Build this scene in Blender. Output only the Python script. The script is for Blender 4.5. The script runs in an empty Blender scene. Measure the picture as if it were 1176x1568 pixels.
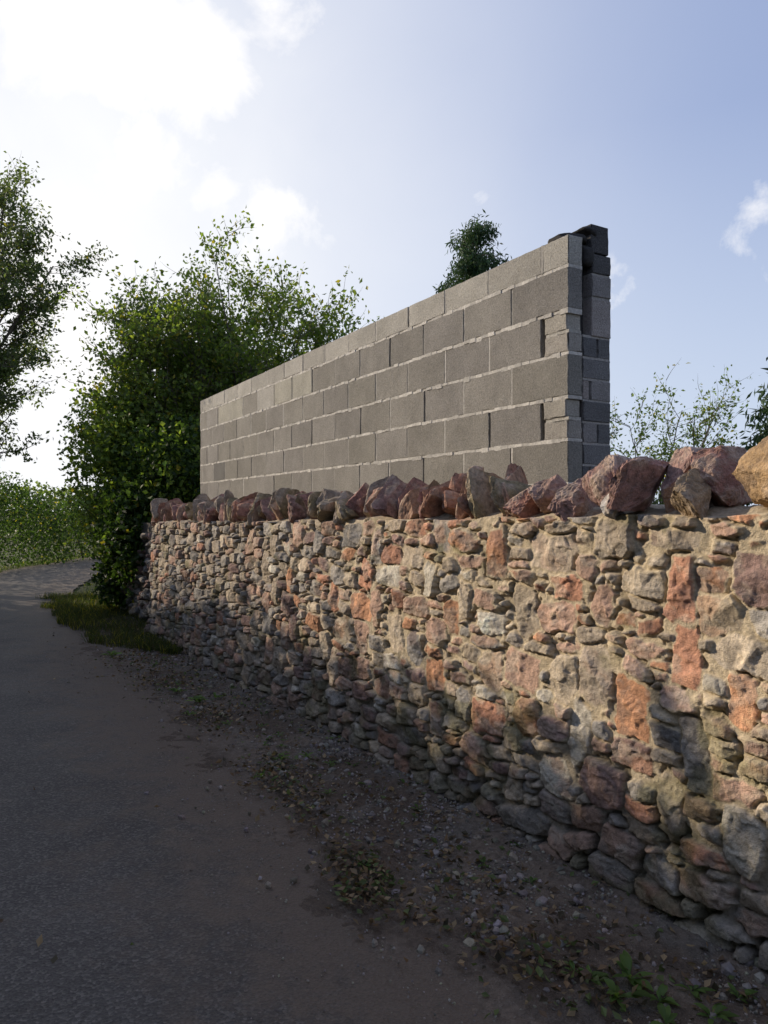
import bpy, bmesh, math, random
import numpy as np
from mathutils import Vector
R=np.random.default_rng(7)
random.seed(7)
sc=bpy.context.scene
sc.view_settings.view_transform='Standard'
sc.view_settings.look='None'
sc.view_settings.exposure=0

# ---------------------------------------------------------------- helpers
def mk(name,V,F,mat,col=None,smooth=False,parent=None):
    V=np.asarray(V,dtype=np.float32); F=np.asarray(F,dtype=np.int32)
    me=bpy.data.meshes.new(name)
    me.vertices.add(len(V)); me.vertices.foreach_set('co',V.ravel())
    k=F.shape[1]
    me.loops.add(F.size); me.loops.foreach_set('vertex_index',F.ravel())
    me.polygons.add(len(F)); me.polygons.foreach_set('loop_start',np.arange(len(F),dtype=np.int32)*k)
    me.update(calc_edges=True)
    if col is not None:
        c=np.ones((len(V),4),dtype=np.float32); c[:,:3]=col
        a=me.color_attributes.new('Col','FLOAT_COLOR','POINT'); a.data.foreach_set('color',c.ravel())
    me.polygons.foreach_set('use_smooth',np.full(len(F),smooth,dtype=bool))
    me.materials.append(mat)
    ob=bpy.data.objects.new(name,me); sc.collection.objects.link(ob)
    if parent: ob.parent=parent
    return ob
def empty(name):
    e=bpy.data.objects.new(name,None); sc.collection.objects.link(e); return e
def hsh(a,seed):
    a=(a.astype(np.int64)*374761393+seed*668265263)&0xffffffff
    a=((a^(a>>13))*1274126177)&0xffffffff
    return a^(a>>16)
def vn3(x,y,z,seed=0):
    xi=np.floor(x).astype(np.int64);yi=np.floor(y).astype(np.int64);zi=np.floor(z).astype(np.int64)
    fx=x-xi;fy=y-yi;fz=z-zi
    fx=fx*fx*(3-2*fx);fy=fy*fy*(3-2*fy);fz=fz*fz*(3-2*fz)
    def h(i,j,k): return (hsh(hsh(hsh(i,seed)+j,seed+1)+k,seed+2)&0xffff)/65535.0
    r=0
    for a in (0,1):
        for b in (0,1):
            for c in (0,1):
                w=(fx if a else 1-fx)*(fy if b else 1-fy)*(fz if c else 1-fz)
                r=r+w*h(xi+a,yi+b,zi+c)
    return r*2-1
def vn2(x,y,seed=0):
    xi=np.floor(x).astype(np.int64);yi=np.floor(y).astype(np.int64)
    fx=x-xi;fy=y-yi
    fx=fx*fx*(3-2*fx);fy=fy*fy*(3-2*fy)
    def h(i,j): return (hsh(hsh(i,seed)+j,seed+1)&0xffff)/65535.0
    return ((h(xi,yi)*(1-fx)+h(xi+1,yi)*fx)*(1-fy)+(h(xi,yi+1)*(1-fx)+h(xi+1,yi+1)*fx)*fy)*2-1
def fbm2(x,y,o=4,seed=0,g=0.5):
    r=0;a=1
    for i in range(o):
        r=r+a*vn2(x,y,seed+i*11); x=x*2.03+5.1;y=y*2.03+3.7;a*=g
    return r
def facets(x,y,seed,tilt):
    xi=np.floor(x).astype(np.int64);yi=np.floor(y).astype(np.int64)
    best=np.full(x.shape,9.0);val=np.zeros(x.shape)
    for a in (-1,0,1):
        for b in (-1,0,1):
            h=hsh(hsh(xi+a,seed)+yi+b,seed+1)
            r1=(h&0xff)/255.0;r2=((h>>8)&0xff)/255.0;r3=((h>>16)&0xff)/255.0-0.5;r4=((h>>24)&0xff)/255.0-0.5
            h2=hsh(h,seed+7);r5=(h2&0xff)/255.0-0.5
            dx=x-(xi+a+r1);dy=y-(yi+b+r2);dd=dx*dx+dy*dy
            m=dd<best; best=np.where(m,dd,best); val=np.where(m,r5+tilt*(r3*dx+r4*dy),val)
    return val
def sst(a,b,x):
    t=np.clip((x-a)/(b-a),0,1); return t*t*(3-2*t)
# ---------------------------------------------------------------- materials
def newmat(name):
    m=bpy.data.materials.new(name); m.use_nodes=True
    nt=m.node_tree; nt.nodes.clear()
    out=nt.nodes.new('ShaderNodeOutputMaterial'); return m,nt,out
def N(nt,t,**kw):
    n=nt.nodes.new(t)
    for k,v in kw.items():
        if k in n.inputs: n.inputs[k].default_value=v
        else: setattr(n,k,v)
    return n
def noise(nt,co,scale,detail=4,rough=0.55,dist=0.0):
    n=N(nt,'ShaderNodeTexNoise'); n.inputs['Scale'].default_value=scale; n.inputs['Detail'].default_value=detail
    n.inputs['Roughness'].default_value=rough; n.inputs['Distortion'].default_value=dist
    nt.links.new(co,n.inputs['Vector']); return n.outputs['Fac']
def ramp(nt,f,stops):
    r=nt.nodes.new('ShaderNodeValToRGB'); e=r.color_ramp.elements
    while len(e)<len(stops): e.new(0.5)
    for i,(p,c) in enumerate(stops):
        e[i].position=p; e[i].color=(c[0],c[1],c[2],1) if hasattr(c,'__len__') else (c,c,c,1)
    nt.links.new(f,r.inputs['Fac']); return r.outputs['Color']
def mix(nt,fac,a,b,mode='MIX'):
    m=nt.nodes.new('ShaderNodeMix'); m.data_type='RGBA'; m.blend_type=mode
    for inp,v in ((m.inputs[0],fac),(m.inputs[6],a),(m.inputs[7],b)):
        if isinstance(v,(int,float)): inp.default_value=v
        elif isinstance(v,tuple): inp.default_value=(*v,1)
        else: nt.links.new(v,inp)
    return m.outputs[2]
def math_(nt,op,a,b=0.0,clamp=False):
    m=nt.nodes.new('ShaderNodeMath'); m.operation=op; m.use_clamp=clamp
    for i,v in enumerate((a,b)):
        if isinstance(v,(int,float)): m.inputs[i].default_value=v
        else: nt.links.new(v,m.inputs[i])
    return m.outputs[0]
def bump(nt,h,strength,dist,prev=None):
    b=nt.nodes.new('ShaderNodeBump'); b.inputs['Strength'].default_value=strength; b.inputs['Distance'].default_value=dist
    nt.links.new(h,b.inputs['Height'])
    if prev is not None: nt.links.new(prev,b.inputs['Normal'])
    return b.outputs['Normal']
def principled(nt,out,col,rough=0.9,normal=None,spec=0.3):
    p=nt.nodes.new('ShaderNodeBsdfPrincipled')
    if isinstance(col,tuple): p.inputs['Base Color'].default_value=(*col,1)
    else: nt.links.new(col,p.inputs['Base Color'])
    if isinstance(rough,(int,float)): p.inputs['Roughness'].default_value=rough
    else: nt.links.new(rough,p.inputs['Roughness'])
    p.inputs['Specular IOR Level'].default_value=spec
    if normal is not None: nt.links.new(normal,p.inputs['Normal'])
    nt.links.new(p.outputs[0],out.inputs[0]); return p
def attrmat(name,bs=(60,220),bd=(0.006,0.002),var=(0.7,1.25),rough=0.92,speck=0.0,spec=0.2,strength=0.8,low=None):
    m,nt,out=newmat(name)
    tc=nt.nodes.new('ShaderNodeTexCoord').outputs['Object']
    a=N(nt,'ShaderNodeVertexColor',layer_name='Col').outputs['Color']
    n1=noise(nt,tc,bs[0],5,0.65); n2=noise(nt,tc,bs[1],2,0.6)
    c=mix(nt,1.0,a,ramp(nt,n1,[(0.3,var[0]),(0.7,var[1])]),'MULTIPLY')
    if low:
        n3=noise(nt,tc,low[0],5,0.6)
        c=mix(nt,1.0,c,ramp(nt,n3,[(0.3,low[1]),(0.7,low[2])]),'MULTIPLY')
    if speck>0:
        c=mix(nt,ramp(nt,n2,[(0.60,0.0),(0.72,speck)]),c,(0.5,0.46,0.4))
        c=mix(nt,ramp(nt,n2,[(0.28,speck),(0.4,0.0)]),c,(0.05,0.045,0.04))
    b=bump(nt,n1,strength,bd[0]); b=bump(nt,n2,strength,bd[1],b)
    principled(nt,out,c,rough,b,spec); return m
M_stone=attrmat('rubble_stone',(60,230),(0.008,0.004),(0.70,1.28),speck=0.3,strength=1.0)
M_cope=attrmat('coping_stone',(45,190),(0.010,0.004),(0.6,1.38),speck=0.35,strength=1.0,low=(14,0.75,1.25))
M_block=attrmat('concrete_block',(120,300),(0.009,0.006),(0.66,1.3),speck=0.55,strength=1.0,low=(4,0.85,1.15))
M_mortar=attrmat('mortar',(60,240),(0.008,0.003),(0.75,1.2))
M_verge=attrmat('verge_dirt',(35,190),(0.02,0.008),(0.65,1.3),speck=0.3,strength=1.0)
M_gravel=attrmat('gravel_stone',(80,200),(0.003,0.001),(0.8,1.2))
M_bark=attrmat('bark',(25,120),(0.01,0.003),(0.6,1.3))
def leafmat(name,trans=0.45,rough=0.5):
    m,nt,out=newmat(name)
    a=N(nt,'ShaderNodeVertexColor',layer_name='Col').outputs['Color']
    p=nt.nodes.new('ShaderNodeBsdfPrincipled'); nt.links.new(a,p.inputs['Base Color'])
    p.inputs['Roughness'].default_value=rough; p.inputs['Specular IOR Level'].default_value=0.3
    t=nt.nodes.new('ShaderNodeBsdfTranslucent')
    tcx=mix(nt,1.0,a,(1.8,1.9,0.8),'MULTIPLY'); nt.links.new(tcx,t.inputs['Color'])
    mx=nt.nodes.new('ShaderNodeMixShader'); mx.inputs[0].default_value=trans
    nt.links.new(p.outputs[0],mx.inputs[1]); nt.links.new(t.outputs[0],mx.inputs[2]); nt.links.new(mx.outputs[0],out.inputs[0])
    return m
M_leaf=leafmat('leaf',0.5); M_dead=leafmat('dead_leaf',0.15,0.7); M_needle=leafmat('needle',0.2,0.6)

# ---------------------------------------------------------------- camera
cam=bpy.data.cameras.new('camera'); co=bpy.data.objects.new('camera',cam); sc.collection.objects.link(co)
cam.sensor_fit='VERTICAL'; cam.sensor_height=36; cam.lens=36*1132/1568
co.location=(0,0,1.55); co.rotation_euler=(math.radians(90),0,0); cam.clip_end=3000; cam.clip_start=0.05
sc.camera=co
# ---------------------------------------------------------------- sun + sky
AZ=math.radians(66); EL=math.radians(23)
S=Vector((-math.sin(AZ)*math.cos(EL),math.cos(AZ)*math.cos(EL),math.sin(EL)))
sl=bpy.data.lights.new('sun','SUN'); sl.energy=5.0; sl.angle=math.radians(0.5); sl.color=(1.0,0.86,0.68)
so=bpy.data.objects.new('sun',sl); sc.collection.objects.link(so); so.rotation_euler=S.to_track_quat('Z','Y').to_euler()
w=bpy.data.worlds.new('World'); sc.world=w; w.use_nodes=True; nt=w.node_tree; nt.nodes.clear()
out=nt.nodes.new('ShaderNodeOutputWorld'); bg=nt.nodes.new('ShaderNodeBackground'); nt.links.new(bg.outputs[0],out.inputs[0])
bg.inputs['Strength'].default_value=0.15
sky=nt.nodes.new('ShaderNodeTexSky'); sky.sky_type='NISHITA'; sky.sun_disc=False; sky.sun_elevation=EL; sky.sun_rotation=-AZ
sky.air_density=1.0; sky.dust_density=1.5; sky.ozone_density=2.0
tc=nt.nodes.new('ShaderNodeTexCoord').outputs['Generated']
sep=nt.nodes.new('ShaderNodeSeparateXYZ'); nt.links.new(tc,sep.inputs[0])
wn=noise(nt,tc,3.0,5,0.55,0.4)
fine=noise(nt,tc,8.5,9,0.6,0.25)
def blob(px,py,r0,r1,amp=1.0):
    v=Vector((px-588,1132,785-py)).normalized()
    d=nt.nodes.new('ShaderNodeVectorMath'); d.operation='DISTANCE'; nt.links.new(tc,d.inputs[0]); d.inputs[1].default_value=v
    mr=nt.nodes.new('ShaderNodeMapRange'); mr.interpolation_type='SMOOTHSTEP'
    nt.links.new(d.outputs['Value'],mr.inputs[0]); mr.inputs[1].default_value=r0; mr.inputs[2].default_value=r1
    mr.inputs[3].default_value=amp; mr.inputs[4].default_value=0
    return mr.outputs[0]
def madd(*a):
    r=a[0]
    for b in a[1:]: r=math_(nt,'MAXIMUM',r,b)
    return r
haze=blob(-100,420,0.10,1.0,1.0)
haze2=math_(nt,'SUBTRACT',1.0,ramp(nt,sep.outputs[2],[(0.0,0.0),(0.45,1.0)]))
clm=madd(blob(130,-10,0.02,0.22,0.95),blob(310,110,0.0,0.13,1.15),blob(60,110,0.0,0.14,0.85),blob(220,250,0.0,0.12,0.85),blob(330,300,0.0,0.08,0.6),blob(420,40,0.0,0.10,0.75),blob(430,370,0,0.14,0.68),blob(950,410,0,0.10,0.76),blob(1130,350,0,0.12,0.68),blob(60,500,0.0,0.3,0.8),blob(745,300,0,0.06,0.5),blob(860,560,0,0.2,0.5))
cd=math_(nt,'ADD',clm,math_(nt,'MULTIPLY',math_(nt,'SUBTRACT',fine,0.5),2.3))
cd=ramp(nt,cd,[(0.5,0.0),(1.2,1.0)])
c0=mix(nt,0.66,sky.outputs[0],(2.9,3.5,5.4))
c1=mix(nt,math_(nt,'MULTIPLY',haze2,0.8),c0,(4.8,5.35,6.2))
hz=math_(nt,'MULTIPLY',haze,math_(nt,'ADD',0.7,math_(nt,'MULTIPLY',wn,0.6)),True)
c2=mix(nt,hz,c1,(6.7,6.75,6.9))
c3=mix(nt,cd,c2,(7.8,7.6,7.4))
nt.links.new(c3,bg.inputs['Color'])

# ---------------------------------------------------------------- stone wall geometry
NP=np.array([1.29,2.49]); d=np.array([-0.526,0.850]); d/=np.linalg.norm(d)
n=np.array([-d[1],d[0]])
if n@(-NP)<0: n=-n
def htop(u): return 1.54-0.014*np.asarray(u)
U0,U1=-3.5,7.95
us=[U0]
while us[-1]<U1:
    u=us[-1]; st=0.016 if u<-0.6 else 0.0044+0.0010*max(0,u)
    us.append(u+st)
us=np.array(us); H=1.62
vs=np.arange(-0.08,H,0.0046)
UU,VV=np.meshgrid(us,vs)
st=[]
def place(tries,a0,a1,b0,b1,tol,cond=None,rot=0.12):
    global st
    for _ in range(tries):
        u=R.uniform(U0-0.1,U1+0.1); v=R.uniform(-0.08,1.55)
        if cond and not cond(u,v): continue
        a=R.uniform(a0,a1); b=R.uniform(b0,b1)
        if v+b>float(htop(u))+0.01: continue
        if st:
            A=place.c if hasattr(place,'c') and len(place.c)==len(st) else np.array(st)
            place.c=A
            dx=np.abs(A[:,0]-u)/(A[:,2]+a); dy=np.abs(A[:,1]-v)/(A[:,3]+b)
            if np.min((dx**5+dy**5))<tol**5: continue
        st.append([u,v,a,b,R.normal(0,rot)])
near=lambda u,v:u<4.8 and v>0.35
place(260,0.05,0.08,0.08,0.125,1.0,near,0.16)
place(700,0.08,0.125,0.055,0.085,1.0,near)
place(800,0.08,0.125,0.040,0.062,1.0,None)
place(6000,0.06,0.10,0.028,0.046,0.98)
place(8000,0.040,0.075,0.019,0.032,0.98)
place(8000,0.026,0.048,0.013,0.022,0.98)
place(4000,0.016,0.028,0.009,0.013,1.0)
ST=np.array(st); ns=len(ST); print('stones',ns)
WU=UU+0.006*fbm2(UU*12,VV*12,3,3)+0.0035*fbm2(UU*55,VV*55,2,4); WV=VV+0.006*fbm2(UU*12,VV*12,3,23)+0.0035*fbm2(UU*55,VV*55,2,24)
D1=np.full(UU.shape,9.0);D2=np.full(UU.shape,9.0);ID=np.full(UU.shape,-1,dtype=np.int32)
for i,(u,v,a,b,r) in enumerate(ST):
    m=1.8*max(a,b)+0.03
    i0,i1=np.searchsorted(us,[u-m,u+m]); j0,j1=np.searchsorted(vs,[v-m,v+m])
    if i1<=i0 or j1<=j0: continue
    x=WU[j0:j1,i0:i1]-u; y=WV[j0:j1,i0:i1]-v
    c,s=math.cos(r),math.sin(r)
    X=(c*x+s*y)/a; Y=(-s*x+c*y)/b
    dd=np.full(X.shape,-9.0)
    for q in range(8):
        if q%2==0: an=q*math.pi/4+R.normal(0,0.17); o=R.uniform(0.90,1.15)
        else: an=q*math.pi/4+R.normal(0,0.28); o=R.uniform(0.98,1.55)
        dd=np.maximum(dd,(X*math.cos(an)+Y*math.sin(an))/o)
    dm=(dd-1)*min(a,b)
    o1=D1[j0:j1,i0:i1]; o2=D2[j0:j1,i0:i1]; oi=ID[j0:j1,i0:i1]
    lt=dm<o1
    o2[...]=np.where(lt,o1,np.minimum(o2,dm)); o1[...]=np.where(lt,dm,o1); oi[...]=np.where(lt,i,oi)
G=np.minimum((D2-D1)*0.5,0.009-D1)
idc=np.clip(ID,0,None)
su=ST[idc,0]; sv=ST[idc,1]; x=UU-su; y=VV-sv
right=sst(5.0,1.6,UU)*sst(0.20,0.70,VV+0.12*fbm2(UU*1.3,VV*2,2,77))  # upper right: warmer stone and lime mortar, plus sunlit brightness put into colour
hs=R.uniform(0.010,0.036,ns)
Hh=np.full(UU.shape,9.0)
for k in range(4):
    tx=R.normal(0,0.21,ns); ty=R.normal(0,0.21,ns); c0_=R.uniform(0.0,0.009,ns)
    Hh=np.minimum(Hh,c0_[idc]+tx[idc]*x+ty[idc]*y)
Hh=np.clip(Hh,-0.028,0.028)
qx=UU+idc*0.37+0.01*fbm2(UU*25,VV*25,2,500); qy=VV*1.35+0.01*fbm2(UU*25,VV*25,2,501)
fr=0.0065*facets(qx*14,qy*14,401,1.9)+0.0035*facets(qx*34,qy*34,402,1.9)
rough=fr+0.0016*fbm2(UU*40,VV*46,3,41)+0.002*(np.abs(fbm2(UU*13+0.5*VV*13+idc*1.3,VV*20,3,55))-0.4)
stoneH=hs[idc]+0.85*Hh+rough
mort=-0.014+0.018*right+0.004*fbm2(UU*14,VV*14,3,61)+0.0015*fbm2(UU*60,VV*60,2,62)
joint=0.003
f=sst(joint-0.002,joint+0.005,G)
disp=mort*(1-f)+np.maximum(stoneH,mort+0.002)*f
pit=sst(0.2,0.55,fbm2(UU*16,VV*16,3,91))*(1-f)*(1-0.4*right)
disp-=0.025*pit
batter=0.05*(1-VV/1.5)+0.02*fbm2(UU*0.9,VV*1.5,2,99)
disp+=batter+0.02*sst(0.25,0.0,VV)
pal=np.array([[0.48,0.25,0.165],[0.46,0.305,0.23],[0.52,0.43,0.32],[0.36,0.33,0.295],[0.25,0.235,0.22],[0.31,0.205,0.175],[0.45,0.37,0.28],[0.57,0.52,0.43],[0.54,0.285,0.165]])
wr=np.array([.16,.18,.16,.08,.03,.09,.14,.06,.10]); wl=np.array([.04,.13,.13,.25,.14,.11,.16,.04,.00])
cr=np.zeros((ns,3))
for i in range(ns):
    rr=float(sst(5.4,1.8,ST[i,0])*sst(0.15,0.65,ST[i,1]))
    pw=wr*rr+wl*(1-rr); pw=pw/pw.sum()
    cr[i]=pal[R.choice(9,p=pw)]*R.uniform(0.74,1.24)*(0.87+0.17*rr)  # stones lifted towards the upper right, sunlit tone put into colour
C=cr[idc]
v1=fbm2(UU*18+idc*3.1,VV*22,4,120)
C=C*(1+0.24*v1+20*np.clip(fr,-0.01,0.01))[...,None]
c2nd=pal[R.integers(0,9,ns)][idc]
k=sst(0.0,0.7,fbm2(UU*9+idc*1.1,VV*12,4,125))[...,None]*0.4
C=C*(1-k)+c2nd*k
k=sst(0.25,0.75,fbm2(UU*11+idc*1.7,VV*15,4,130))[...,None]*0.4
C=C*(1-k)+np.array([0.54,0.47,0.38])*k
k=sst(0.35,0.8,fbm2(UU*12+idc*2.3,VV*12,4,140))[...,None]*0.45
C=C*(1-k)+np.array([0.16,0.14,0.125])*k
mc=np.array([0.31,0.27,0.215])*(1-right)[...,None]+np.array([0.51,0.42,0.29])*right[...,None]
mc=mc*(1+0.15*fbm2(UU*25,VV*25,3,150))[...,None]*(1-0.5*pit)[...,None]
smear=sst(0.1,0.5,fbm2(UU*8,VV*9,3,170))*right
fc=sst(joint-0.001+0.007*smear,joint+0.004+0.009*smear,G)[...,None]
C=C*fc+mc*(1-fc)
moss=sst(0.22,0.72,fbm2(UU*5,VV*6,4,160)+0.40*sst(0.6,0.2,VV)*sst(3.0,0.5,UU)-0.38*sst(0.5,0.9,VV))[...,None]*0.48
C=C*(1-moss)+np.array([0.17,0.16,0.06])*moss
base_tone=sst(0.40,0.0,VV)[...,None]*0.45  # darker brown towards the bottom of the wall
C=C*(1-base_tone)+np.array([0.13,0.105,0.08])*base_tone
C=np.clip(C,0.02,0.75)
ht=htop(UU)+0.012*fbm2(UU*5,UU*0,3,200)
over=np.maximum(VV-ht,0)
zc=np.minimum(VV,ht)
topf=sst(0,0.02,over)
back=over*4.6
off=disp*(1-topf)+batter*topf-back
zc=zc+topf*(0.03+0.02*fbm2(UU*12,over*50,3,210))*sst(0.0,0.03,over)
C=C*(1-topf[...,None])+np.array([0.42,0.345,0.245])*topf[...,None]
P=np.stack([NP[0]+d[0]*UU+n[0]*off,NP[1]+d[1]*UU+n[1]*off,zc],-1)
nv,nu=UU.shape
idx=np.arange(nv*nu).reshape(nv,nu)
Fq=np.stack([idx[:-1,:-1],idx[1:,:-1],idx[1:,1:],idx[:-1,1:]],-1).reshape(-1,4)
sw=empty('rubble_stone_wall')
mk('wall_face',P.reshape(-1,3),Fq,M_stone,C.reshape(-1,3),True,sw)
def box_uv(o,dr,nr,u0,u1,w0,w1,z0,z1):
    v=[]
    for z in (z0,z1):
        for (a,b) in ((u0,w0),(u1,w0),(u1,w1),(u0,w1)):
            v.append([o[0]+dr[0]*a+nr[0]*b,o[1]+dr[1]*a+nr[1]*b,z])
    return v
BF=[[0,1,2,3],[4,7,6,5],[0,4,5,1],[1,5,6,2],[2,6,7,3],[3,7,4,0]]
mk('wall_core',box_uv(NP,d,n,U0,U1-0.03,-0.31,-0.05,-0.05,1.40),BF,M_mortar,np.array([0.2,0.17,0.14]),False,sw)

# ---------------------------------------------------------------- rocks
def ico(s):
    bm=bmesh.new(); bmesh.ops.create_icosphere(bm,subdivisions=s,radius=1.0)
    V=np.array([v.co[:] for v in bm.verts]); F=np.array([[v.index for v in f.verts] for f in bm.faces]); bm.free(); return V,F
ICO={s:ico(s) for s in (1,2,3,4,5)}
def rock(s,dims,seed,cuts=9,rough=0.05,p=3.5,cd=(0.30,0.50),fine=0.0,peak=0):
    rr=np.random.default_rng(seed)
    V,F=ICO[s]; v=V/((np.abs(V)**p).sum(1)**(1/p))[:,None]*0.5
    for j in range(cuts+peak):
        nn=rr.normal(size=3); nn/=np.linalg.norm(nn); dist=rr.uniform(*cd)
        if j>=cuts:
            sg=1 if (j%2) else -1
            nn=np.array([sg*rr.uniform(0.5,1.0),rr.uniform(-0.5,0.5),rr.uniform(0.4,0.9)]); nn/=np.linalg.norm(nn); dist=rr.uniform(0.18,0.36)
        o=np.maximum(v@nn-dist,0); v=v-nn*o[:,None]
    nz=0;a=1;q=v*3.2+rr.uniform(0,50,3)
    for i in range(4):
        nz=nz+a*vn3(q[:,0],q[:,1],q[:,2],seed%97+i); q=q*2.1; a*=0.55
    rz=np.abs(vn3(q[:,0]*.45,q[:,1]*.45,q[:,2]*.45,seed%89))
    v=v*(1+rough*2*nz+fine*(rz-0.3))[:,None]
    return v*np.array(dims),F,nz
def merge(parts):
    Vs,Fs,Cs=[],[],[];o=0
    for V,F,Cc in parts:
        Vs.append(V);Fs.append(np.asarray(F)+o);o+=len(V);Cs.append(np.broadcast_to(Cc,(len(V),3)))
    return np.concatenate(Vs),np.concatenate(Fs),np.concatenate(Cs)
parts=[]
def add_cope(u,wd,h,dep,col,lean=0,off=-0.13,zb=0,seed=0,s=4,yaw=0,tilt=0,peak=3,style=0):
    if style==0: v,F,nz=rock(s,(wd*1.12,dep,h*1.15),seed,cuts=15,rough=0.045,p=5,cd=(0.25,0.47),fine=0.06)
    else: v,F,nz=rock(s,(wd*1.2,dep,h*1.25),seed,cuts=9,rough=0.035,p=8,cd=(0.30,0.52),fine=0.06,peak=peak)
    c,sn=math.cos(lean),math.sin(lean); x,z=v[:,0]*c+v[:,2]*sn,-v[:,0]*sn+v[:,2]*c
    c,sn=math.cos(yaw),math.sin(yaw); x,y=x*c-v[:,1]*sn,x*sn+v[:,1]*c
    z=z+tilt*y
    uu=u+x; oo=off+y
    Pq=np.stack([NP[0]+d[0]*uu+n[0]*oo,NP[1]+d[1]*uu+n[1]*oo,float(htop(u))+h*0.42+zb+z],-1)
    k=sst(0.0,0.7,nz)[:,None]*0.65; k2=sst(-0.05,-0.7,nz)[:,None]*0.5
    cc=np.array(col)*(1-k)+np.array([0.42,0.34,0.27])*k; cc=cc*(1-k2)+np.array([0.11,0.085,0.075])*k2
    parts.append((Pq,F,cc))
cp=[(0.33,0.17,0.125),(0.36,0.185,0.125),(0.26,0.155,0.13),(0.39,0.235,0.16),(0.31,0.255,0.20),(0.24,0.20,0.12),(0.30,0.16,0.135)]
big=[(0.00,0.28,0.34,(0.38,0.25,0.13),0.35,-0.08,11),(0.44,0.18,0.26,(0.29,0.175,0.15),0.25,-0.15,12),(0.28,0.22,0.26,(0.30,0.16,0.13),-0.15,-0.20,21),(0.315,0.11,0.19,(0.29,0.21,0.13),0.2,-0.04,13),(0.75,0.18,0.25,(0.29,0.175,0.15),0.4,-0.12,14),(0.96,0.16,0.20,(0.31,0.19,0.16),-0.2,-0.12,15),(1.11,0.13,0.22,(0.34,0.22,0.18),0.3,-0.13,18),(1.25,0.15,0.20,(0.33,0.17,0.13),-0.15,-0.12,16),(0.57,0.13,0.24,(0.33,0.19,0.16),-0.45,-0.06,17)]
for (u,wd,h,c,l,o_,sd) in big: add_cope(u,wd,h,0.32,c,l,off=o_,seed=sd,s=5)
add_cope(0.645,0.085,0.14,0.10,(0.42,0.40,0.38),0.1,off=0.0,seed=77,s=4)
sd=100
u=-0.16
while u>-3.4:
    wd=R.uniform(0.14,0.24); sd+=1; add_cope(u-wd/2,wd*1.1,R.uniform(.2,.3),0.32,cp[R.integers(6)],R.normal(0,.2),seed=sd); u-=wd
u=1.33
while u<7.9:
    wd=R.uniform(0.05,0.125) if u<4 else R.uniform(.045,.10); sd+=1
    add_cope(u+wd/2,wd*1.18,R.choice([.17,.20,.23,.26,.29])*R.uniform(.92,1.06),R.uniform(0.24,0.34),cp[R.integers(7)],R.normal(0.08,.24),seed=sd,s=4 if u<5 else 3,yaw=R.normal(0,0.25),off=-0.13+R.normal(0,0.03),tilt=R.normal(0,0.15),style=int(R.random()<0.5),peak=R.integers(2,5)); u+=wd*0.94
V,F,Cc=merge(parts); mk('coping_stones',V,F,M_cope,Cc,False,sw)

# ---------------------------------------------------------------- block wall
bw=empty('concrete_block_wall')
B0=np.array([0.947,3.80]); db=np.array([-0.5004,0.8658]); nb=np.array([-0.8658,-0.5004])
bp=[]; mp=[]
def blk(u0,u1,w0,w1,z0,z1,col,ch=0.004,jit=0.002,o=B0,dr=db,nr=nb):
    nx=max(3,int((u1-u0)/0.02)); ny=4; nz=max(3,int((z1-z0)/0.02))
    def lin(a,b,k):
        t=np.linspace(a+ch,b-ch,k); return np.concatenate([[a],t,[b]])
    X=lin(u0,u1,nx);Y=lin(w0,w1,ny);Z=lin(z0,z1,nz)
    V=[];Fs=[];off=0
    def face(A,B,fn,flip):
        nonlocal off
        a,b=np.meshgrid(A,B); p=fn(a,b); V.append(p.reshape(-1,3)); i=np.arange(a.size).reshape(a.shape)+off; off+=a.size
        q=np.stack([i[:-1,:-1],i[:-1,1:],i[1:,1:],i[1:,:-1]],-1).reshape(-1,4)
        Fs.append(q[:,::-1] if flip else q)
    st_=lambda *a: np.stack(np.broadcast_arrays(*a),-1)
    face(X,Z,lambda a,b:st_(a,w1,b),False); face(X,Z,lambda a,b:st_(a,w0,b),True)
    face(Y,Z,lambda a,b:st_(u0,a,b),True); face(Y,Z,lambda a,b:st_(u1,a,b),False)
    face(X,Y,lambda a,b:st_(a,b,z1),False); face(X,Y,lambda a,b:st_(a,b,z0),True)
    p=np.concatenate(V); q=np.concatenate(Fs)
    lo=np.array([u0,w0,z0]);hi=np.array([u1,w1,z1]); ext=((np.abs(p-lo)<1e-6)|(np.abs(p-hi)<1e-6))
    cnt=ext.sum(1); ctr=(lo+hi)/2
    hv=vn3(p[:,0]*37,p[:,1]*37,p[:,2]*37,5); amt=np.where(cnt>=2,ch*(0.5+1.4*(hv>0.5)+0.5*hv),0)
    p=p-np.where(ext,np.sign(p-ctr),0)*amt[:,None]
    jx=0.0015*np.stack([vn3(p[:,0]*21,p[:,1]*21,p[:,2]*21,s) for s in (7,8,9)],-1)
    p=p+jx; p[:,1]+=R.uniform(-jit,jit)
    Wp=np.stack([o[0]+dr[0]*p[:,0]+nr[0]*p[:,1],o[1]+dr[1]*p[:,0]+nr[1]*p[:,1],p[:,2]],-1)
    bp.append((Wp,q,np.array(col)))
def strip(u0,u1,w0,w1,z0,z1,col):
    mp.append((np.array(box_uv(B0,db,nb,u0,u1,w0,w1,z0,z1)),np.array(BF),np.array(col)))
WL=6.62
tops=[2.98,2.815]
while tops[-1]>0.1: tops.append(tops[-1]-0.225)
J=0.013
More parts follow.
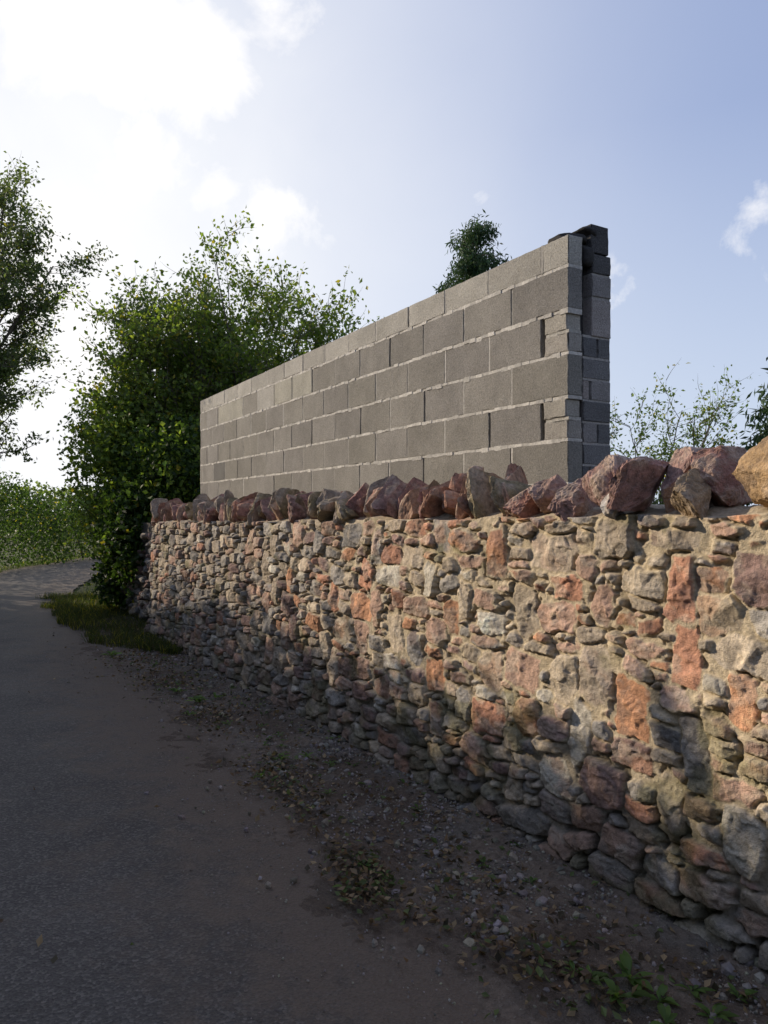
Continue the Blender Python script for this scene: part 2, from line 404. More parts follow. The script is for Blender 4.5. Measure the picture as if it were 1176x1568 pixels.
for ci in range(len(tops)-1):
    z1=tops[ci]; z0=tops[ci+1]+J
    nseg=110
    for k in range(nseg):
        a=WL*k/nseg; b=WL*(k+1)/nseg
        g=R.uniform(0.42,0.62); sm=(R.random()<0.15)*R.uniform(0.004,0.012); e1=R.uniform(0,0.006)+sm;e2=R.uniform(0,0.006)
        strip(a,b,-0.098,R.uniform(-0.004,0.003),z0-J-e1,z0+e2,(g,g*.95,g*.87))
    u=0.0
    first=0.19 if ci%2==0 else 0.44
    k=0
    while u<WL-0.05:
        L=first if k==0 else 0.44+R.uniform(-0.008,0.008)
        e=min(u+L,WL)
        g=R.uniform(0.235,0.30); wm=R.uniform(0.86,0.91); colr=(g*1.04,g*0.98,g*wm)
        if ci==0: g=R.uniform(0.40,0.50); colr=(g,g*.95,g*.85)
        if ci==1 and k in (7,8,11,12): colr=(0.42,0.40,0.34)
        if ci==1 and k==9: colr=(0.44,0.42,0.38)
        if R.random()<0.025 and ci>1: colr=(0.17,0.165,0.155)
        if k==0 and ci in (2,4):
            zm=(z0+z1)/2
            blk(u+0.012,e-0.008,-0.10,0.0,zm+0.006,z1-0.004,(0.42,0.39,0.34),0.007,0.004)
            blk(u,e-0.012,-0.10,0.0,z0,zm-0.006,(0.39,0.36,0.32),0.007,0.004)
            strip(u,e-0.02,-0.09,-0.004,zm-0.008,zm+0.008,(0.4,0.38,0.34))
            u=e+0.018
        else:
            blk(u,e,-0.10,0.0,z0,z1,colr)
            if R.random()<0.82:
                g=R.uniform(0.28,0.54); strip(e-0.001,e+J+0.001,-0.09,-R.uniform(0.000,0.005),z0,z1,(g,g*.95,g*.87))
            u=e+J
        k+=1
strip(0.03,WL-0.02,-0.075,-0.035,0.0,2.90,(0.10,0.095,0.09))
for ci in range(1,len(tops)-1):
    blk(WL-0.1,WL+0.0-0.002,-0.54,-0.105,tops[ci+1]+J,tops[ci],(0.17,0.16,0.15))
z=0.0; i=0
pc=[(0.20,0.195,0.195),(0.29,0.27,0.26),(0.16,0.158,0.16),(0.34,0.30,0.28),(0.14,0.14,0.145)]
def bedj(z,w1=-0.104):
    mp.append((np.array(box_uv(B0,db,nb,0.003,0.21,-0.302,w1,z-0.002,z+0.011)),np.array(BF),np.array([0.34,0.32,0.30])))
while z<2.46:
    hgt=0.1035
    c=pc[R.integers(5)]
    if i%4==0: blk(0.0,0.215,-0.305,-0.106,z,z+hgt,c)
    elif i%4==1: blk(0.002,0.215,-0.305,-0.215,z,z+hgt,c); blk(0.0,0.215,-0.205,-0.106,z,z+hgt,pc[R.integers(5)])
    elif i%4==2: blk(-0.003,0.215,-0.303,-0.106,z,z+hgt,c)
    else: blk(0.0,0.215,-0.305,-0.16,z,z+hgt,c); blk(0.004,0.215,-0.15,-0.106,z,z+hgt,pc[R.integers(5)])
    bedj(z+hgt); z+=0.1125; i+=1
mp.append((np.array(box_uv(B0,db,nb,0.008,0.2,-0.296,-0.104,0,2.44)),np.array(BF),np.array([0.12,0.115,0.11])))
blk(-0.004,0.215,-0.305,-0.165,z,z+0.20,(0.36,0.32,0.30)); bedj(z+0.20,-0.17)
blk(-0.004,0.215,-0.305,-0.165,z+0.212,z+0.322,(0.30,0.28,0.27)); bedj(z+0.322,-0.17)
zt=z+0.334
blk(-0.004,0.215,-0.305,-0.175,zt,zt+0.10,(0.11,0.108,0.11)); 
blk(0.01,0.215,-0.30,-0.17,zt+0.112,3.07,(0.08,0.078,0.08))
blk(0.06,0.2,-0.17,-0.105,2.46,2.95,(0.06,0.06,0.06),0.006)  # near-black filler, the shade of the open gap put into its colour
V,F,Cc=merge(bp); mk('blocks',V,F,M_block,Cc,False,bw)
V,F,Cc=merge(mp); mk('mortar_joints',V,F,M_mortar,Cc,False,bw)
cpz=[]
for (uu,ww,zz_,dm) in ((0.10,-0.09,2.99,(0.20,0.17,0.05)),(0.08,-0.18,3.03,(0.16,0.12,0.07)),(0.02,-0.15,2.90,(0.07,0.07,0.12))):
    v,F,nz=rock(3,dm,int(900+uu*100+ww*50),cuts=5); x=uu+v[:,0];y=ww+v[:,1]
    cpz.append((np.stack([B0[0]+db[0]*x+nb[0]*y,B0[1]+db[1]*x+nb[1]*y,zz_+v[:,2]],-1),F,np.array([0.045,0.043,0.042])))
V,F,Cc=merge(cpz); mk('felt_cap',V,F,M_mortar,Cc,True,bw)  # dark lumps for the black felt on the wall end

# ---------------------------------------------------------------- ground, road, verge
m,nt,out=newmat('ground_grass'); tc=nt.nodes.new('ShaderNodeTexCoord').outputs['Object']
n1=noise(nt,tc,0.5,8,0.65); n2=noise(nt,tc,30,5,0.7)
c=mix(nt,n1,(0.055,0.075,0.022),(0.09,0.11,0.035)); c=mix(nt,ramp(nt,n2,[(0.35,0.7),(0.65,0.0)]),c,(0.06,0.045,0.03))
principled(nt,out,c,0.95,bump(nt,n2,1.0,0.05))
mk('ground',[(-900,-900,-0.03),(900,-900,-0.03),(900,1500,-0.03),(-900,1500,-0.03)],[[0,1,2,3]],m)
m,nt,out=newmat('asphalt'); tc=nt.nodes.new('ShaderNodeTexCoord').outputs['Object']
a=N(nt,'ShaderNodeVertexColor',layer_name='Col'); sepc=nt.nodes.new('ShaderNodeSeparateColor'); nt.links.new(a.outputs[0],sepc.inputs[0])
n1=noise(nt,tc,1.3,6,0.6); n2=noise(nt,tc,110,4,0.7); n3=noise(nt,tc,12,6,0.7); n4=noise(nt,tc,4.0,7,0.7,0.5)
vo=nt.nodes.new('ShaderNodeTexVoronoi'); vo.inputs['Scale'].default_value=95; nt.links.new(tc,vo.inputs['Vector'])
c=mix(nt,ramp(nt,n1,[(0.35,0.0),(0.65,1.0)]),(0.066,0.060,0.055),(0.105,0.094,0.084))
c=mix(nt,ramp(nt,vo.outputs['Color'],[(0.5,0.0),(0.95,0.55)]),c,(0.26,0.235,0.21))
c=mix(nt,ramp(nt,n2,[(0.3,0.7),(0.5,0.0)]),c,(0.02,0.018,0.016))
dust=math_(nt,'ADD',sepc.outputs[0],math_(nt,'MULTIPLY',math_(nt,'SUBTRACT',n3,0.5),1.3))
dust=math_(nt,'ADD',dust,math_(nt,'MULTIPLY',math_(nt,'SUBTRACT',n4,0.5),1.9))
dust=math_(nt,'ADD',dust,math_(nt,'MULTIPLY',math_(nt,'SUBTRACT',n1,0.5),0.8))
c=mix(nt,ramp(nt,dust,[(0.15,0.0),(0.8,0.85)]),c,mix(nt,n2,(0.085,0.064,0.048),(0.19,0.147,0.113)))
b=bump(nt,vo.outputs['Distance'],1.0,0.006); b=bump(nt,n2,0.8,0.004,b); b=bump(nt,n3,0.5,0.012,b)
principled(nt,out,c,0.72,b,0.3)
rp=np.array([(4.3,-4.6),(2.05,-0.95),(0.14,2.24),(-0.2,2.85),(-1.38,5.08),(-3.02,7.8),(-5.3,12.1),(-6.4,14.6),(-7.9,20.6),(-7.9,25),(-7.0,32),(-5,45),(-2,70)])
t=np.concatenate([[0],np.cumsum(np.linalg.norm(np.diff(rp,axis=0),axis=1))])
tt=np.arange(0,t[-1],0.08); rx=np.interp(tt,t,rp[:,0]); ry=np.interp(tt,t,rp[:,1])
ker=np.ones(15)/15; rx=np.convolve(np.pad(rx,7,'edge'),ker,'valid'); ry=np.convolve(np.pad(ry,7,'edge'),ker,'valid')
tx=np.gradient(rx);ty=np.gradient(ry);l=np.hypot(tx,ty);lx,ly=-ty/l,tx/l
wd=np.interp(tt,[0,15,22,30],[3.4,3.3,2.4,2.2])
ws=np.concatenate([[-0.02],np.linspace(0.03,1,40)])
edge=0.04*fbm2(tt*3,tt*0,4,300)
Wd=ws[None,:]*wd[:,None]; Wd[:,0]=-0.22+edge; Wd[:,-1]+=0.1*fbm2(tt*2,tt*0,4,310)
PX=rx[:,None]+lx[:,None]*Wd; PY=ry[:,None]+ly[:,None]*Wd; PZ=0.000+0.03*np.sin(np.clip(ws,0,1)*math.pi)[None,:]+0*PX
du=1.0-(Wd+0.1)/1.1; du=np.clip(du,0,1)+np.clip(1-(wd[:,None]-Wd)/0.4,0,1)
g=np.arange(PX.size).reshape(PX.shape)
mk('road',np.stack([PX,PY,PZ],-1).reshape(-1,3),np.stack([g[:-1,:-1],g[1:,:-1],g[1:,1:],g[:-1,1:]],-1).reshape(-1,4)[:,::-1],m,np.repeat(du.reshape(-1,1),3,1),True)
ug=np.arange(-3.5,9.6,0.013); wg=np.arange(-0.1,1.75,0.013)
GU,GW=np.meshgrid(ug,wg)
roadw=0.93+0.16*fbm2(GU*1.2,GU*0,3,320)+0.05*fbm2(GU*5,GW*5,3,321)+0.10*sst(4.0,0.0,GU)
hgt=-0.006+0.035*sst(roadw+0.15,0.1,GW)+0.02*sst(0.35,0,GW)
hgt=hgt+0.010*fbm2(GU*5,GW*5,4,330)+0.0045*fbm2(GU*25,GW*25,3,331)-0.03*sst(roadw+0.1,roadw+0.5,GW)
gx=NP[0]+d[0]*GU+n[0]*GW; gy=NP[1]+d[1]*GU+n[1]*GW
cA=np.array([0.12,0.092,0.071]);cB=np.array([0.19,0.152,0.12]);cG=np.array([0.17,0.158,0.14])
k1=sst(-0.4,0.5,fbm2(GU*2,GW*3,4,340))[...,None]; k2=sst(0.0,0.7,fbm2(GU*6,GW*6,4,341))[...,None]*sst(1.0,0.3,GW)[...,None]
Cv=cA*(1-k1)+cB*k1; Cv=Cv*(1-k2*.6)+cG*k2*.6
g=np.arange(GU.size).reshape(GU.shape)
mk('dirt_verge',np.stack([gx,gy,hgt],-1).reshape(-1,3),np.stack([g[:-1,:-1],g[:-1,1:],g[1:,1:],g[1:,:-1]],-1).reshape(-1,4)[:,::-1],M_verge,Cv.reshape(-1,3),True)
def vz(u,w): return 0.028*sst(1.0,0.1,w)+0.02*sst(0.35,0,w)
pp=[]
for i in range(8500):
    wq=min(abs(R.normal(0.08,0.55)),2.6)
    u=R.uniform(-1.2,7.5) if R.random()<0.5 else R.uniform(-1,3)
    s=R.uniform(0.003,0.009)*(1+2.0*(R.random()<0.05))*(0.7 if wq>0.8 else 1)
    V,F=ICO[1]; v=V*R.uniform(0.6,1.1,3)*s+R.normal(0,s*0.12,V.shape)
    g=R.uniform(0.13,0.34); c=np.array([g,g*R.uniform(.82,.97),g*R.uniform(.65,.9)])
    uu=u+v[:,0];ww=wq+v[:,1]
    pp.append((np.stack([NP[0]+d[0]*uu+n[0]*ww,NP[1]+d[1]*uu+n[1]*ww,float(vz(u,wq))+s*0.2+0.012*(wq>1)+v[:,2]],-1),F,c))
V,F,Cc=merge(pp); mk('gravel',V,F,M_gravel,Cc,False)

# ---------------------------------------------------------------- leaves
def leaves(P,size,cols,aspect=0.5,flat=0.0,jit=0.35,rng=R,up=0.0):
    P=np.asarray(P); k=len(P)
    a=rng.normal(size=(k,3)); a[:,2]*=(1-flat); a[:,2]-=up; a/=np.linalg.norm(a,axis=1)[:,None]
    b=rng.normal(size=(k,3)); b[:,2]*=(1-flat)
    b-=a*(a*b).sum(1)[:,None]; b/=np.linalg.norm(b,axis=1)[:,None]
    c=np.cross(a,b)
    s=(size*rng.uniform(1-jit,1+jit,k))[:,None]; h=s*aspect*0.5
    v0=P; v1=P+a*s*0.45+b*h+c*h*0.35; v2=P+a*s; v3=P+a*s*0.45-b*h+c*h*0.35
    V=np.stack([v0,v1,v2,v3],1).reshape(-1,3); F=np.arange(4*k).reshape(k,4)
    return V,F,np.repeat(cols,4,axis=0)
def leafcols(k,base,var=0.25,yellow=0.06,rng=R):
    c=np.array(base)[rng.integers(0,len(base),k)]*(rng.uniform(1-var,1+var,k)[:,None])
    y=rng.random(k)<yellow; c[y]=np.array([0.34,0.29,0.04])*rng.uniform(.7,1.1,(y.sum(),1))
    return c
GREEN=[(0.12,0.175,0.038),(0.15,0.20,0.042),(0.09,0.135,0.035),(0.17,0.205,0.048)]
DARK=[(0.035,0.065,0.018),(0.05,0.085,0.022),(0.03,0.055,0.016)]
def tube(pts,rad,sides):
    pts=np.array(pts); k=len(pts)
    t=np.gradient(pts,axis=0); t/=np.linalg.norm(t,axis=1)[:,None]+1e-9
    ref=np.array([0.31,0.17,0.93]); ref=np.where(np.abs(t@ref)[:,None]>0.95,np.array([[1,0,0]]),ref[None])
    b=np.cross(t,ref); b/=np.linalg.norm(b,axis=1)[:,None]; c=np.cross(t,b)
    an=np.arange(sides)*2*math.pi/sides
    V=pts[:,None,:]+np.array(rad)[:,None,None]*(np.cos(an)[None,:,None]*b[:,None,:]+np.sin(an)[None,:,None]*c[:,None,:])
    i=np.arange(k*sides).reshape(k,sides); j=np.roll(i,-1,1)
    F=np.stack([i[:-1],j[:-1],j[1:],i[1:]],-1).reshape(-1,4)
    return V.reshape(-1,3),F
def branch(p,dr,L,r0,segs,wob,trop,rng):
    pts=[np.array(p,float)]; dr=np.array(dr,float); dr/=np.linalg.norm(dr)
    for i in range(segs):
        dr=dr+rng.normal(0,wob,3)+np.array([0,0,trop]); dr/=np.linalg.norm(dr)
        pts.append(pts[-1]+dr*L/segs)
    return np.array(pts), np.linspace(r0,r0*0.18,segs+1)
def tree(name,base,stems,seed,cols,leaf=0.06,nl=(10,7),perTwig=16,twigL=0.5,l1L=0.35,yellow=0.05,trop=(0.02,0.03,-0.01),bark=(0.13,0.11,0.085),t0=0.15,aspect=0.5,mat=None,spreadleaf=0.05,tip_thin=0.5):
    rng=np.random.default_rng(seed)
    par=empty(name); wood=[]; LP=[]
    for (ox,oy,dr,L,r) in stems:
        pts,rad=branch((base[0]+ox,base[1]+oy,-0.03),dr,L,r,12,0.08,trop[0],rng)
        V,F=tube(pts,rad,7); wood.append((V,F,np.array(bark)*rng.uniform(.8,1.2)))
        for _ in range(nl[0]):
            t=rng.uniform(t0,1.0); x=t*12; i=min(int(x),11); p=pts[i]+(pts[i+1]-pts[i])*(x-i)
            sd_=pts[i+1]-pts[i]; sd_/=np.linalg.norm(sd_)
            o=rng.normal(size=3); o-=sd_*(o@sd_); o/=np.linalg.norm(o)
            l1=L*l1L*(1.15-0.7*t)*rng.uniform(.6,1.2)
            p1,r1=branch(p,sd_*0.75+o*rng.uniform(.6,1.2),l1,max(0.006,r*(1-t*.8)*0.45),7,0.12,trop[1],rng)
            V,F=tube(p1,r1,4); wood.append((V,F,np.array(bark)))
            for _ in range(nl[1]):
                t2=rng.uniform(0.15,1.0); x=t2*7; i=min(int(x),6); q=p1[i]+(p1[i+1]-p1[i])*(x-i)
                s2=p1[i+1]-p1[i]; s2/=np.linalg.norm(s2); o=rng.normal(size=3); o-=s2*(o@s2); o/=np.linalg.norm(o)
                tl=twigL*rng.uniform(.5,1.2)
                p2,r2=branch(q,s2+o*rng.uniform(.4,1.1),tl,0.005,5,0.15,trop[2],rng)
                V,F=tube(p2,r2,3); wood.append((V,F,np.array(bark)*1.1))
                m_=int(perTwig*rng.uniform(.4,1.5)*(1-tip_thin*t))
                tq=rng.uniform(0,1,m_)*5; ii=np.minimum(tq.astype(int),4)
                LP.append(p2[ii]+(p2[ii+1]-p2[ii])*(tq-ii)[:,None]+rng.normal(0,spreadleaf,(m_,3)))
    V,F,Cc=merge(wood); mk('branches',V,F,M_bark,Cc,True,par)
    LP=np.concatenate(LP); lc=leafcols(len(LP),cols,0.3,yellow,rng)
    V,F,Cc=leaves(LP,leaf,lc,aspect,rng=rng,up=0.3); mk('foliage',V,F,mat or M_leaf,Cc,False,par)
    print(name,len(LP)); return par
def sdir(az,inc): return (math.sin(az)*math.sin(inc),math.cos(az)*math.sin(inc),math.cos(inc))
stems=[]
rg=np.random.default_rng(3)
for i in range(24):
    az=rg.uniform(0,2*math.pi); inc=rg.uniform(0.05,0.5)
    L=rg.uniform(4.3,5.3)*(1.04-0.25*inc)
    if math.cos(az)<-0.2: inc*=0.4
    stems.append((rg.normal(0,.3),rg.normal(0,.25),sdir(az,inc),L,rg.uniform(.025,.042)))
for az,inc,L in ((-1.4,0.45,4.3),(-1.2,0.5,3.9),(-1.5,0.35,4.6),(-1.0,0.5,4.5),(-1.4,0.25,4.8),(1.3,0.7,4.9),(1.2,0.5,5.6),(1.4,0.45,5.7),(1.3,.85,4.8),(1.4,.6,5.2),(1.3,.7,5.0),(1.1,.2,5.8),(.5,.12,5.9),(1.4,.3,5.9),(1.5,.1,5.8),(1.3,.38,5.8)):
    stems.append((rg.normal(0,.2),rg.normal(0,.2),sdir(az,inc),L,0.036))
tree('hazel_tree',(-3.1,12.4),stems,11,GREEN,leaf=0.078,nl=(20,8),perTwig=25,twigL=0.5,yellow=0.06,t0=0.12,spreadleaf=0.07,aspect=.58,tip_thin=0.55,l1L=0.31)
stems=[(rg.normal(0,.15),rg.normal(0,.15),sdir(rg.uniform(0,6.28),rg.uniform(0.05,0.4)),rg.uniform(4.2,5.3),.035) for i in range(10)]
tree('hazel_tree.001',(0.15,13.6),stems,12,GREEN,leaf=0.075,nl=(14,7),perTwig=20,aspect=.58)
stems=[(0,0,sdir(0.4,0.05),8.2,0.14),(0.1,0,sdir(1.5,0.22),8.0,0.09),(.1,0.1,sdir(1.5,0.32),7.2,0.09),(0.1,-.1,sdir(1.9,0.28),6.4,0.08),(0.1,-.1,sdir(1.2,0.28),7.0,0.07),(0,-.1,sdir(1.4,0.14),7.8,0.08),(0,.1,sdir(1.5,0.38),6.4,0.07)]
tree('ash_tree',(-9.3,14.2),stems,21,[(0.075,0.105,0.045),(0.09,0.12,0.05),(0.08,0.10,0.05)],leaf=0.085,nl=(36,9),perTwig=30,l1L=0.30,t0=0.30,yellow=0.02,twigL=0.5)
stems=[(rg.normal(0,.4),rg.normal(0,.3),sdir(rg.uniform(0,6.28),rg.uniform(0.05,0.5)),rg.uniform(2.8,3.5),.03) for i in range(11)]
tree('willow_shrub',(4.5,12.2),stems,31,[(0.11,0.16,0.05),(0.14,0.19,0.07)],leaf=0.065,nl=(13,7),perTwig=19,twigL=0.4)

def conifer(name,base,height,rad,seed,nb_=170,z0=0.3,pw=0.5):
    rng=np.random.default_rng(seed); par=empty(name); wood=[];LP=[]
    pts=np.array([(base[0],base[1],z) for z in np.linspace(-.03,height,14)]); pts[1:-1,:2]+=rng.normal(0,.03,(12,2))
    V,F=tube(pts,np.linspace(.14,.012,14),7); wood.append((V,F,np.array([.09,.065,.045])))
    for i in range(nb_):
        t=rng.uniform(0,1)**0.7; z=z0+(height-z0)*t; az=rng.uniform(0,6.283)
        L=rad*(1-t)**pw*rng.uniform(.45,1.25)+0.12
        p1,r1=branch((base[0],base[1],z),(math.cos(az),math.sin(az),0.75),L*1.15,0.02,8,0.06,-0.16,rng)
        V,F=tube(p1,r1,4); wood.append((V,F,np.array([.08,.06,.04])))
        m_=int(150*L+30); tq=rng.uniform(0.8,8,m_); ii=np.minimum(tq.astype(int),7)
        q=p1[ii]+(p1[ii+1]-p1[ii])*(tq-ii)[:,None]; sp=0.05+0.08*np.sin(tq/8*3.1)[:,None]
        q=q+rng.normal(0,1,(m_,3))*sp; q[:,2]-=0.08*rng.random(m_); LP.append(q)
    V,F,Cc=merge(wood); mk('branches',V,F,M_bark,Cc,True,par)
    LP=np.concatenate(LP); V,F,Cc=leaves(LP,0.14,leafcols(len(LP),[(0.045,0.085,0.04),(0.06,0.105,0.045),(0.035,0.065,0.03)],.3,0,rng),0.28,rng=rng,up=1.2)
    mk('foliage',V,F,M_needle,Cc,False,par)
conifer('cypress_tree',(2.5,20),9.3,1.6,41,140,z0=2.0,pw=0.42)
conifer('conifer_tree',(5.6,9.6),4.2,1.5,42,60,pw=0.8)

# ---------------------------------------------------------------- hedges
def hedge(name,path,hfun,thick,count,size,cols,seed,yellow=0.02,zb=0.0,trunks=0,aspect=0.6,lumpy=0.13,hole=-0.55):
    rng=np.random.default_rng(seed); par=empty(name)
    path=np.array(path,float); tl=np.concatenate([[0],np.cumsum(np.linalg.norm(np.diff(path,axis=0),axis=1))])
    s=rng.uniform(0,tl[-1],count); px=np.interp(s,tl,path[:,0]);py=np.interp(s,tl,path[:,1])
    lump=fbm2(s*0.9,s*0,4,seed)
    hh=hfun(s/tl[-1])*(1+lumpy*lump)
    z=zb+(hh-zb)*rng.uniform(0,1,count)**0.85
    tw=thick*(0.55+0.45*np.sqrt(np.clip(1-(z/hh)**3,0,1)))*(1+0.25*vn2(s*1.3,z*1.3,seed+5))
    an=rng.uniform(0,6.283,count); rr=rng.uniform(0,1,count)**0.35
    P_=np.stack([px+np.cos(an)*rr*tw,py+np.sin(an)*rr*tw,z+rng.normal(0,.12,count)],-1)
    dens=vn3(P_[:,0]*1.6,P_[:,1]*1.6,P_[:,2]*1.6,seed+9); P_=P_[dens>hole]; P_=P_[P_[:,2]>0]
    lc=leafcols(len(P_),cols,.3,yellow,rng); V,F,Cc=leaves(P_,size,lc,aspect,rng=rng); mk('foliage',V,F,M_leaf,Cc,False,par)
    wood=[]
    for i in range(max(trunks,4)):
        ss=rng.uniform(0,tl[-1]); x,y=np.interp(ss,tl,path[:,0]),np.interp(ss,tl,path[:,1]); h=float(np.mean(hfun(np.array([ss/tl[-1]]))))
        p1,r1=branch((x,y,-.03),(rng.normal(0,.15),rng.normal(0,.15),1),h*.9,0.02+0.012*h,8,.08,.02,rng); V,F=tube(p1,r1,6); wood.append((V,F,np.array([.09,.075,.06])))
    V,F,Cc=merge(wood); mk('stems',V,F,M_bark,Cc,True,par)
def pt(u,w): return (NP[0]+d[0]*u+n[0]*w,NP[1]+d[1]*u+n[1]*w)
hedge('hedgerow',[pt(-5,5.6),pt(0,5.5),pt(8,5.5),pt(13,5.6),pt(18.5,6.0)],lambda t:np.interp(t,[0,0.5,0.6,0.75,1],[4.35,4.4,4.35,4.35,4.6]),0.9,46000,0.21,DARK+GREEN[:1],51,trunks=22,lumpy=0.05,hole=-0.8)
hedge('roadside_hedge',[(-12.2,15.0),(-10.6,17.5),(-10.3,20),(-10.0,23),(-9.3,27),(-8,34)],lambda t:np.interp(t,[0,0.2,0.35,1],[3.4,2.6,1.9,1.8]),0.7,40000,0.09,DARK,52)
hedge('roadside_hedge.001',[(-6.2,19.5),(-6.0,24),(-5.2,30)],lambda t:2.1+0*t,0.8,12000,0.10,DARK,53)
hedge('field_hedge',[(-32,44),(-18,47),(-6,52),(8,56)],lambda t:3.0+0*t,1.4,24000,0.26,[(0.10,0.14,0.045),(0.12,0.16,0.055)],54)
def mass(name,ells,size,seed,aspect=0.8,yellow=0.02,shell=0.5):
    rng=np.random.default_rng(seed); PP=[];CC=[]
    for (c,r,k,cols) in ells:
        v=rng.normal(size=(k,3)); v/=np.linalg.norm(v,axis=1)[:,None]
        rad=rng.uniform(0,1,k)**shell*(1+0.35*vn3(v[:,0]*3+c[0],v[:,1]*3,v[:,2]*3,seed))
        PP.append(np.array(c)+v*rad[:,None]*np.array(r)); CC.append(leafcols(k,cols,.35,yellow,rng))
    P_=np.concatenate(PP); Cq=np.concatenate(CC); de=vn3(P_[:,0]*3.3,P_[:,1]*3.3,P_[:,2]*3.3,seed+3); m_=(de>-0.35)&(P_[:,2]>0); P_=P_[m_]; Cq=Cq[m_]
    V,F,Cc=leaves(P_,size,Cq,aspect,rng=rng); return mk(name,V,F,M_leaf,Cc,False)
mass('bramble_bush',[((-3.85,11.1,1.3),(0.55,0.7,0.9),8000,DARK+GREEN[:1]),((-4.2,11.7,2.4),(0.85,0.8,1.2),7000,GREEN),((-3.1,10.9,1.9),(0.7,0.7,1.1),6000,DARK+GREEN[:2]),((-3.6,10.5,1.2),(0.35,0.4,0.7),3000,DARK),((-4.0,11.4,0.5),(0.5,0.6,0.6),2500,DARK)],0.075,61)
parts=[]
for i in range(150):
    u=R.uniform(8.0,10.6); z=R.uniform(0.05,1.35); v,F,nz=rock(2,(R.uniform(.1,.24),.16,R.uniform(.06,.12)),500+i,cuts=5)
    uu=u+v[:,0];oo=-0.16+v[:,1]; parts.append((np.stack([NP[0]+d[0]*uu+n[0]*oo,NP[1]+d[1]*uu+n[1]*oo,z+v[:,2]],-1),F,np.array(pal[R.choice([3,4,5,6])])*.7))  # same palette darkened, shade under the trees put into the colour
V,F,Cc=merge(parts); mk('far_stones',V,F,M_cope,Cc,False,sw)
mk('far_core',box_uv(NP,d,n,7.93,10.7,-0.36,-0.16,-0.05,1.40),BF,M_mortar,np.array([0.14,0.12,0.10]),False,sw)  # darker copy of the wall core colour, painted as shaded

# ---------------------------------------------------------------- grass verge, weeds, litter
def grass(name,sampler,k,h,cols,seed):
    rng=np.random.default_rng(seed); P_=sampler(rng,k); k=len(P_)
    an=rng.uniform(0,6.283,k); w_=0.004+0*an; hh=h*rng.uniform(.4,1.3,k); ln=rng.normal(0,.45,(k,2))*hh[:,None]
    a=np.stack([np.cos(an)*w_,np.sin(an)*w_,0*an],-1)
    v0=P_-a;v1=P_+a; mid=P_+np.stack([ln[:,0]*.35,ln[:,1]*.35,hh*.6],-1); v2=mid+a*.7; v3=mid-a*.7; tp=P_+np.stack([ln[:,0],ln[:,1],hh],-1)
    V=np.stack([v0,v1,v2,v3,tp-a*.1,tp+a*.1],1).reshape(-1,3); i=np.arange(k)[:,None]*6
    F=np.concatenate([i+np.array([0,1,2,3]),i+np.array([3,2,5,4])])
    return mk(name,V,F,M_leaf,np.repeat(leafcols(k,cols,.3,.08,rng),6,axis=0))
def s1(rng,k):
    u=rng.uniform(6.4,13,k); w_=rng.uniform(-0.15,1.0,k)*np.clip((u-6.0)/2.2,0.2,1)
    lim=0.66+0.28*fbm2(u*1.6,u*0,3,89); q=fbm2(u*2.5,w_*4,3,88); m=((q>-0.3)|(u>9.5))&(w_<lim)
    x=NP[0]+d[0]*u+n[0]*w_;y=NP[1]+d[1]*u+n[1]*w_; 
    return np.stack([x,y,0*x],-1)[m]
grass('grass',s1,17000,0.11,[(0.04,0.06,0.019),(0.052,0.072,0.022),(0.07,0.065,0.032)],71)
def s2(rng,k):
    i=rng.integers(150,len(tt)-300,k); sd=rng.random(k)<0.35; off=np.where(sd,-rng.uniform(0.3,1.6,k),wd[i]+rng.uniform(0.0,0.8,k))
    x=rx[i]+lx[i]*off+rng.normal(0,.05,k); y=ry[i]+ly[i]*off; m=~((y<12.5)&(x>-5.6)); 
    return np.stack([x,y,0*x-0.02],-1)[m]
grass('grass.001',s2,16000,0.10,[(0.05,0.075,0.022),(0.065,0.09,0.026)],72)
def pix(px,py,z=0.02):
    Y=(1.55-z)*1132/(py-785); return np.array([(px-588)/1132*Y,Y,z])
LP=[];
spots=[(550,1330,0.13,300),(560,1370,0.10,160),(420,1190,0.2,280),(330,1100,0.25,280),(640,1390,.12,60),(820,1480,.14,130),(900,1500,.12,110),(250,1040,.35,320),(200,1010,.3,220),(470,1230,.15,110),(760,1440,.2,110),(1050,1500,.2,150),(700,1330,.2,120)]
for (a,b,r,k) in spots:
    c=pix(a,b,0.03); q=R.normal(0,1,(k,2))*r; P_=np.stack([c[0]+q[:,0]*0.6-q[:,1]*.3,c[1]+q[:,1],0.022+R.random(k)*0.035],-1); LP.append(P_)
k=1800; u=R.uniform(-1,9,k); w_=np.abs(R.normal(0.05,0.38,k)); LP.append(np.stack([NP[0]+d[0]*u+n[0]*w_,NP[1]+d[1]*u+n[1]*w_,vz(u,w_)+0.012*R.random(k)+0.006],-1))
k=50; u=R.uniform(-1,9,k); w_=R.uniform(1,4,k); LP.append(np.stack([NP[0]+d[0]*u+n[0]*w_,NP[1]+d[1]*u+n[1]*w_,0.03+0*u],-1))
LP=np.concatenate(LP)
lc=np.array([(0.17,0.11,0.06),(0.12,0.08,0.05),(0.06,0.05,0.03),(0.26,0.19,0.11),(0.10,0.13,0.045)])[R.integers(0,5,len(LP))]*R.uniform(.6,1.2,(len(LP),1))
V,F,Cc=leaves(LP,0.034,lc,0.6,flat=0.65); V[:,2]=np.maximum(V[:,2],0.012); mk('leaf_litter',V,F,M_dead,Cc)
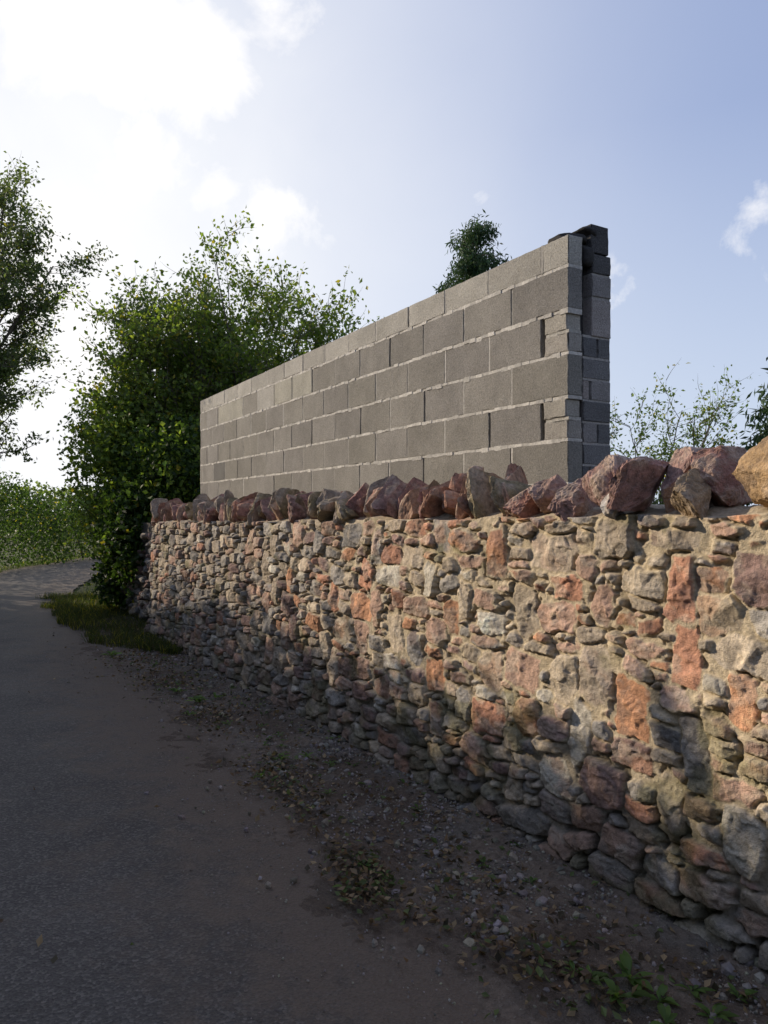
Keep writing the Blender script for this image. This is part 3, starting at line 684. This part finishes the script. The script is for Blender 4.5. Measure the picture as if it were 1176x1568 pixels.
def weed(par,c,nl,L,seed,col):
    rng=np.random.default_rng(seed); prt=[]
    for i in range(nl):
        az=rng.uniform(0,6.283); l=L*rng.uniform(.5,1.15); el=rng.uniform(.25,1.1); w0=l*rng.uniform(.25,.4)
        t=np.linspace(0,1,7); r=t*l; x=r*math.cos(el)*(1+0.2*t); z=r*math.sin(el)*(1-0.55*t)
        wdt=w0*np.array([.12,.25,.7,1.0,.9,.55,.03])*0.5
        dirx,diry=math.cos(az),math.sin(az)
        ctr=np.stack([c[0]+dirx*x,c[1]+diry*x,c[2]+z],-1); sdv=np.array([-diry,dirx,0.0])
        A=ctr+sdv*wdt[:,None]+np.array([0,0,1])*wdt[:,None]*.4; B=ctr-sdv*wdt[:,None]+np.array([0,0,1])*wdt[:,None]*.4
        V=np.stack([A,ctr,B],1).reshape(-1,3); F=[]
        for k in range(6):
            F+= [[3*k,3*k+1,3*k+4,3*k+3],[3*k+1,3*k+2,3*k+5,3*k+4]]
        prt.append((V,F,np.array(col)*rng.uniform(.7,1.3)))
    return prt
prt=[]; kk=0
W_=[(965,1500,12,.10),(945,1530,12,.08),(1010,1535,10,.08),(900,1500,8,.06),(1090,1560,12,.08),(1060,1520,9,.06),(1130,1530,9,.06),(880,1490,6,.05),(430,1165,12,.07),(400,1190,8,.06),(470,1160,8,.06),(560,1330,9,.06),(590,1345,7,.05),(530,1360,7,.06),(300,1075,14,.09),(330,1070,10,.08),(270,1060,12,.08),(290,1095,9,.07),(170,1005,12,.12),(350,1110,8,.07),(640,1240,6,.04),(1020,1570,8,.07)]
for _ in range(50):
    u=R.uniform(-0.3,7.5); w_=abs(R.normal(0.1,0.35)); x_,y_=pt(u,w_)
    kk+=1; prt+=weed(None,(x_,y_,0.03),R.integers(5,10),R.uniform(.03,.06),700+kk,(0.09,0.15,0.045))
for (a,b,nl,L) in W_:
    kk+=1; prt+=weed(None,pix(a,b,0.03),nl,L,800+kk,(0.11,0.18,0.05))
V,F,Cc=merge(prt); mk('weeds',V,F,M_leaf,Cc,True)
print('done')
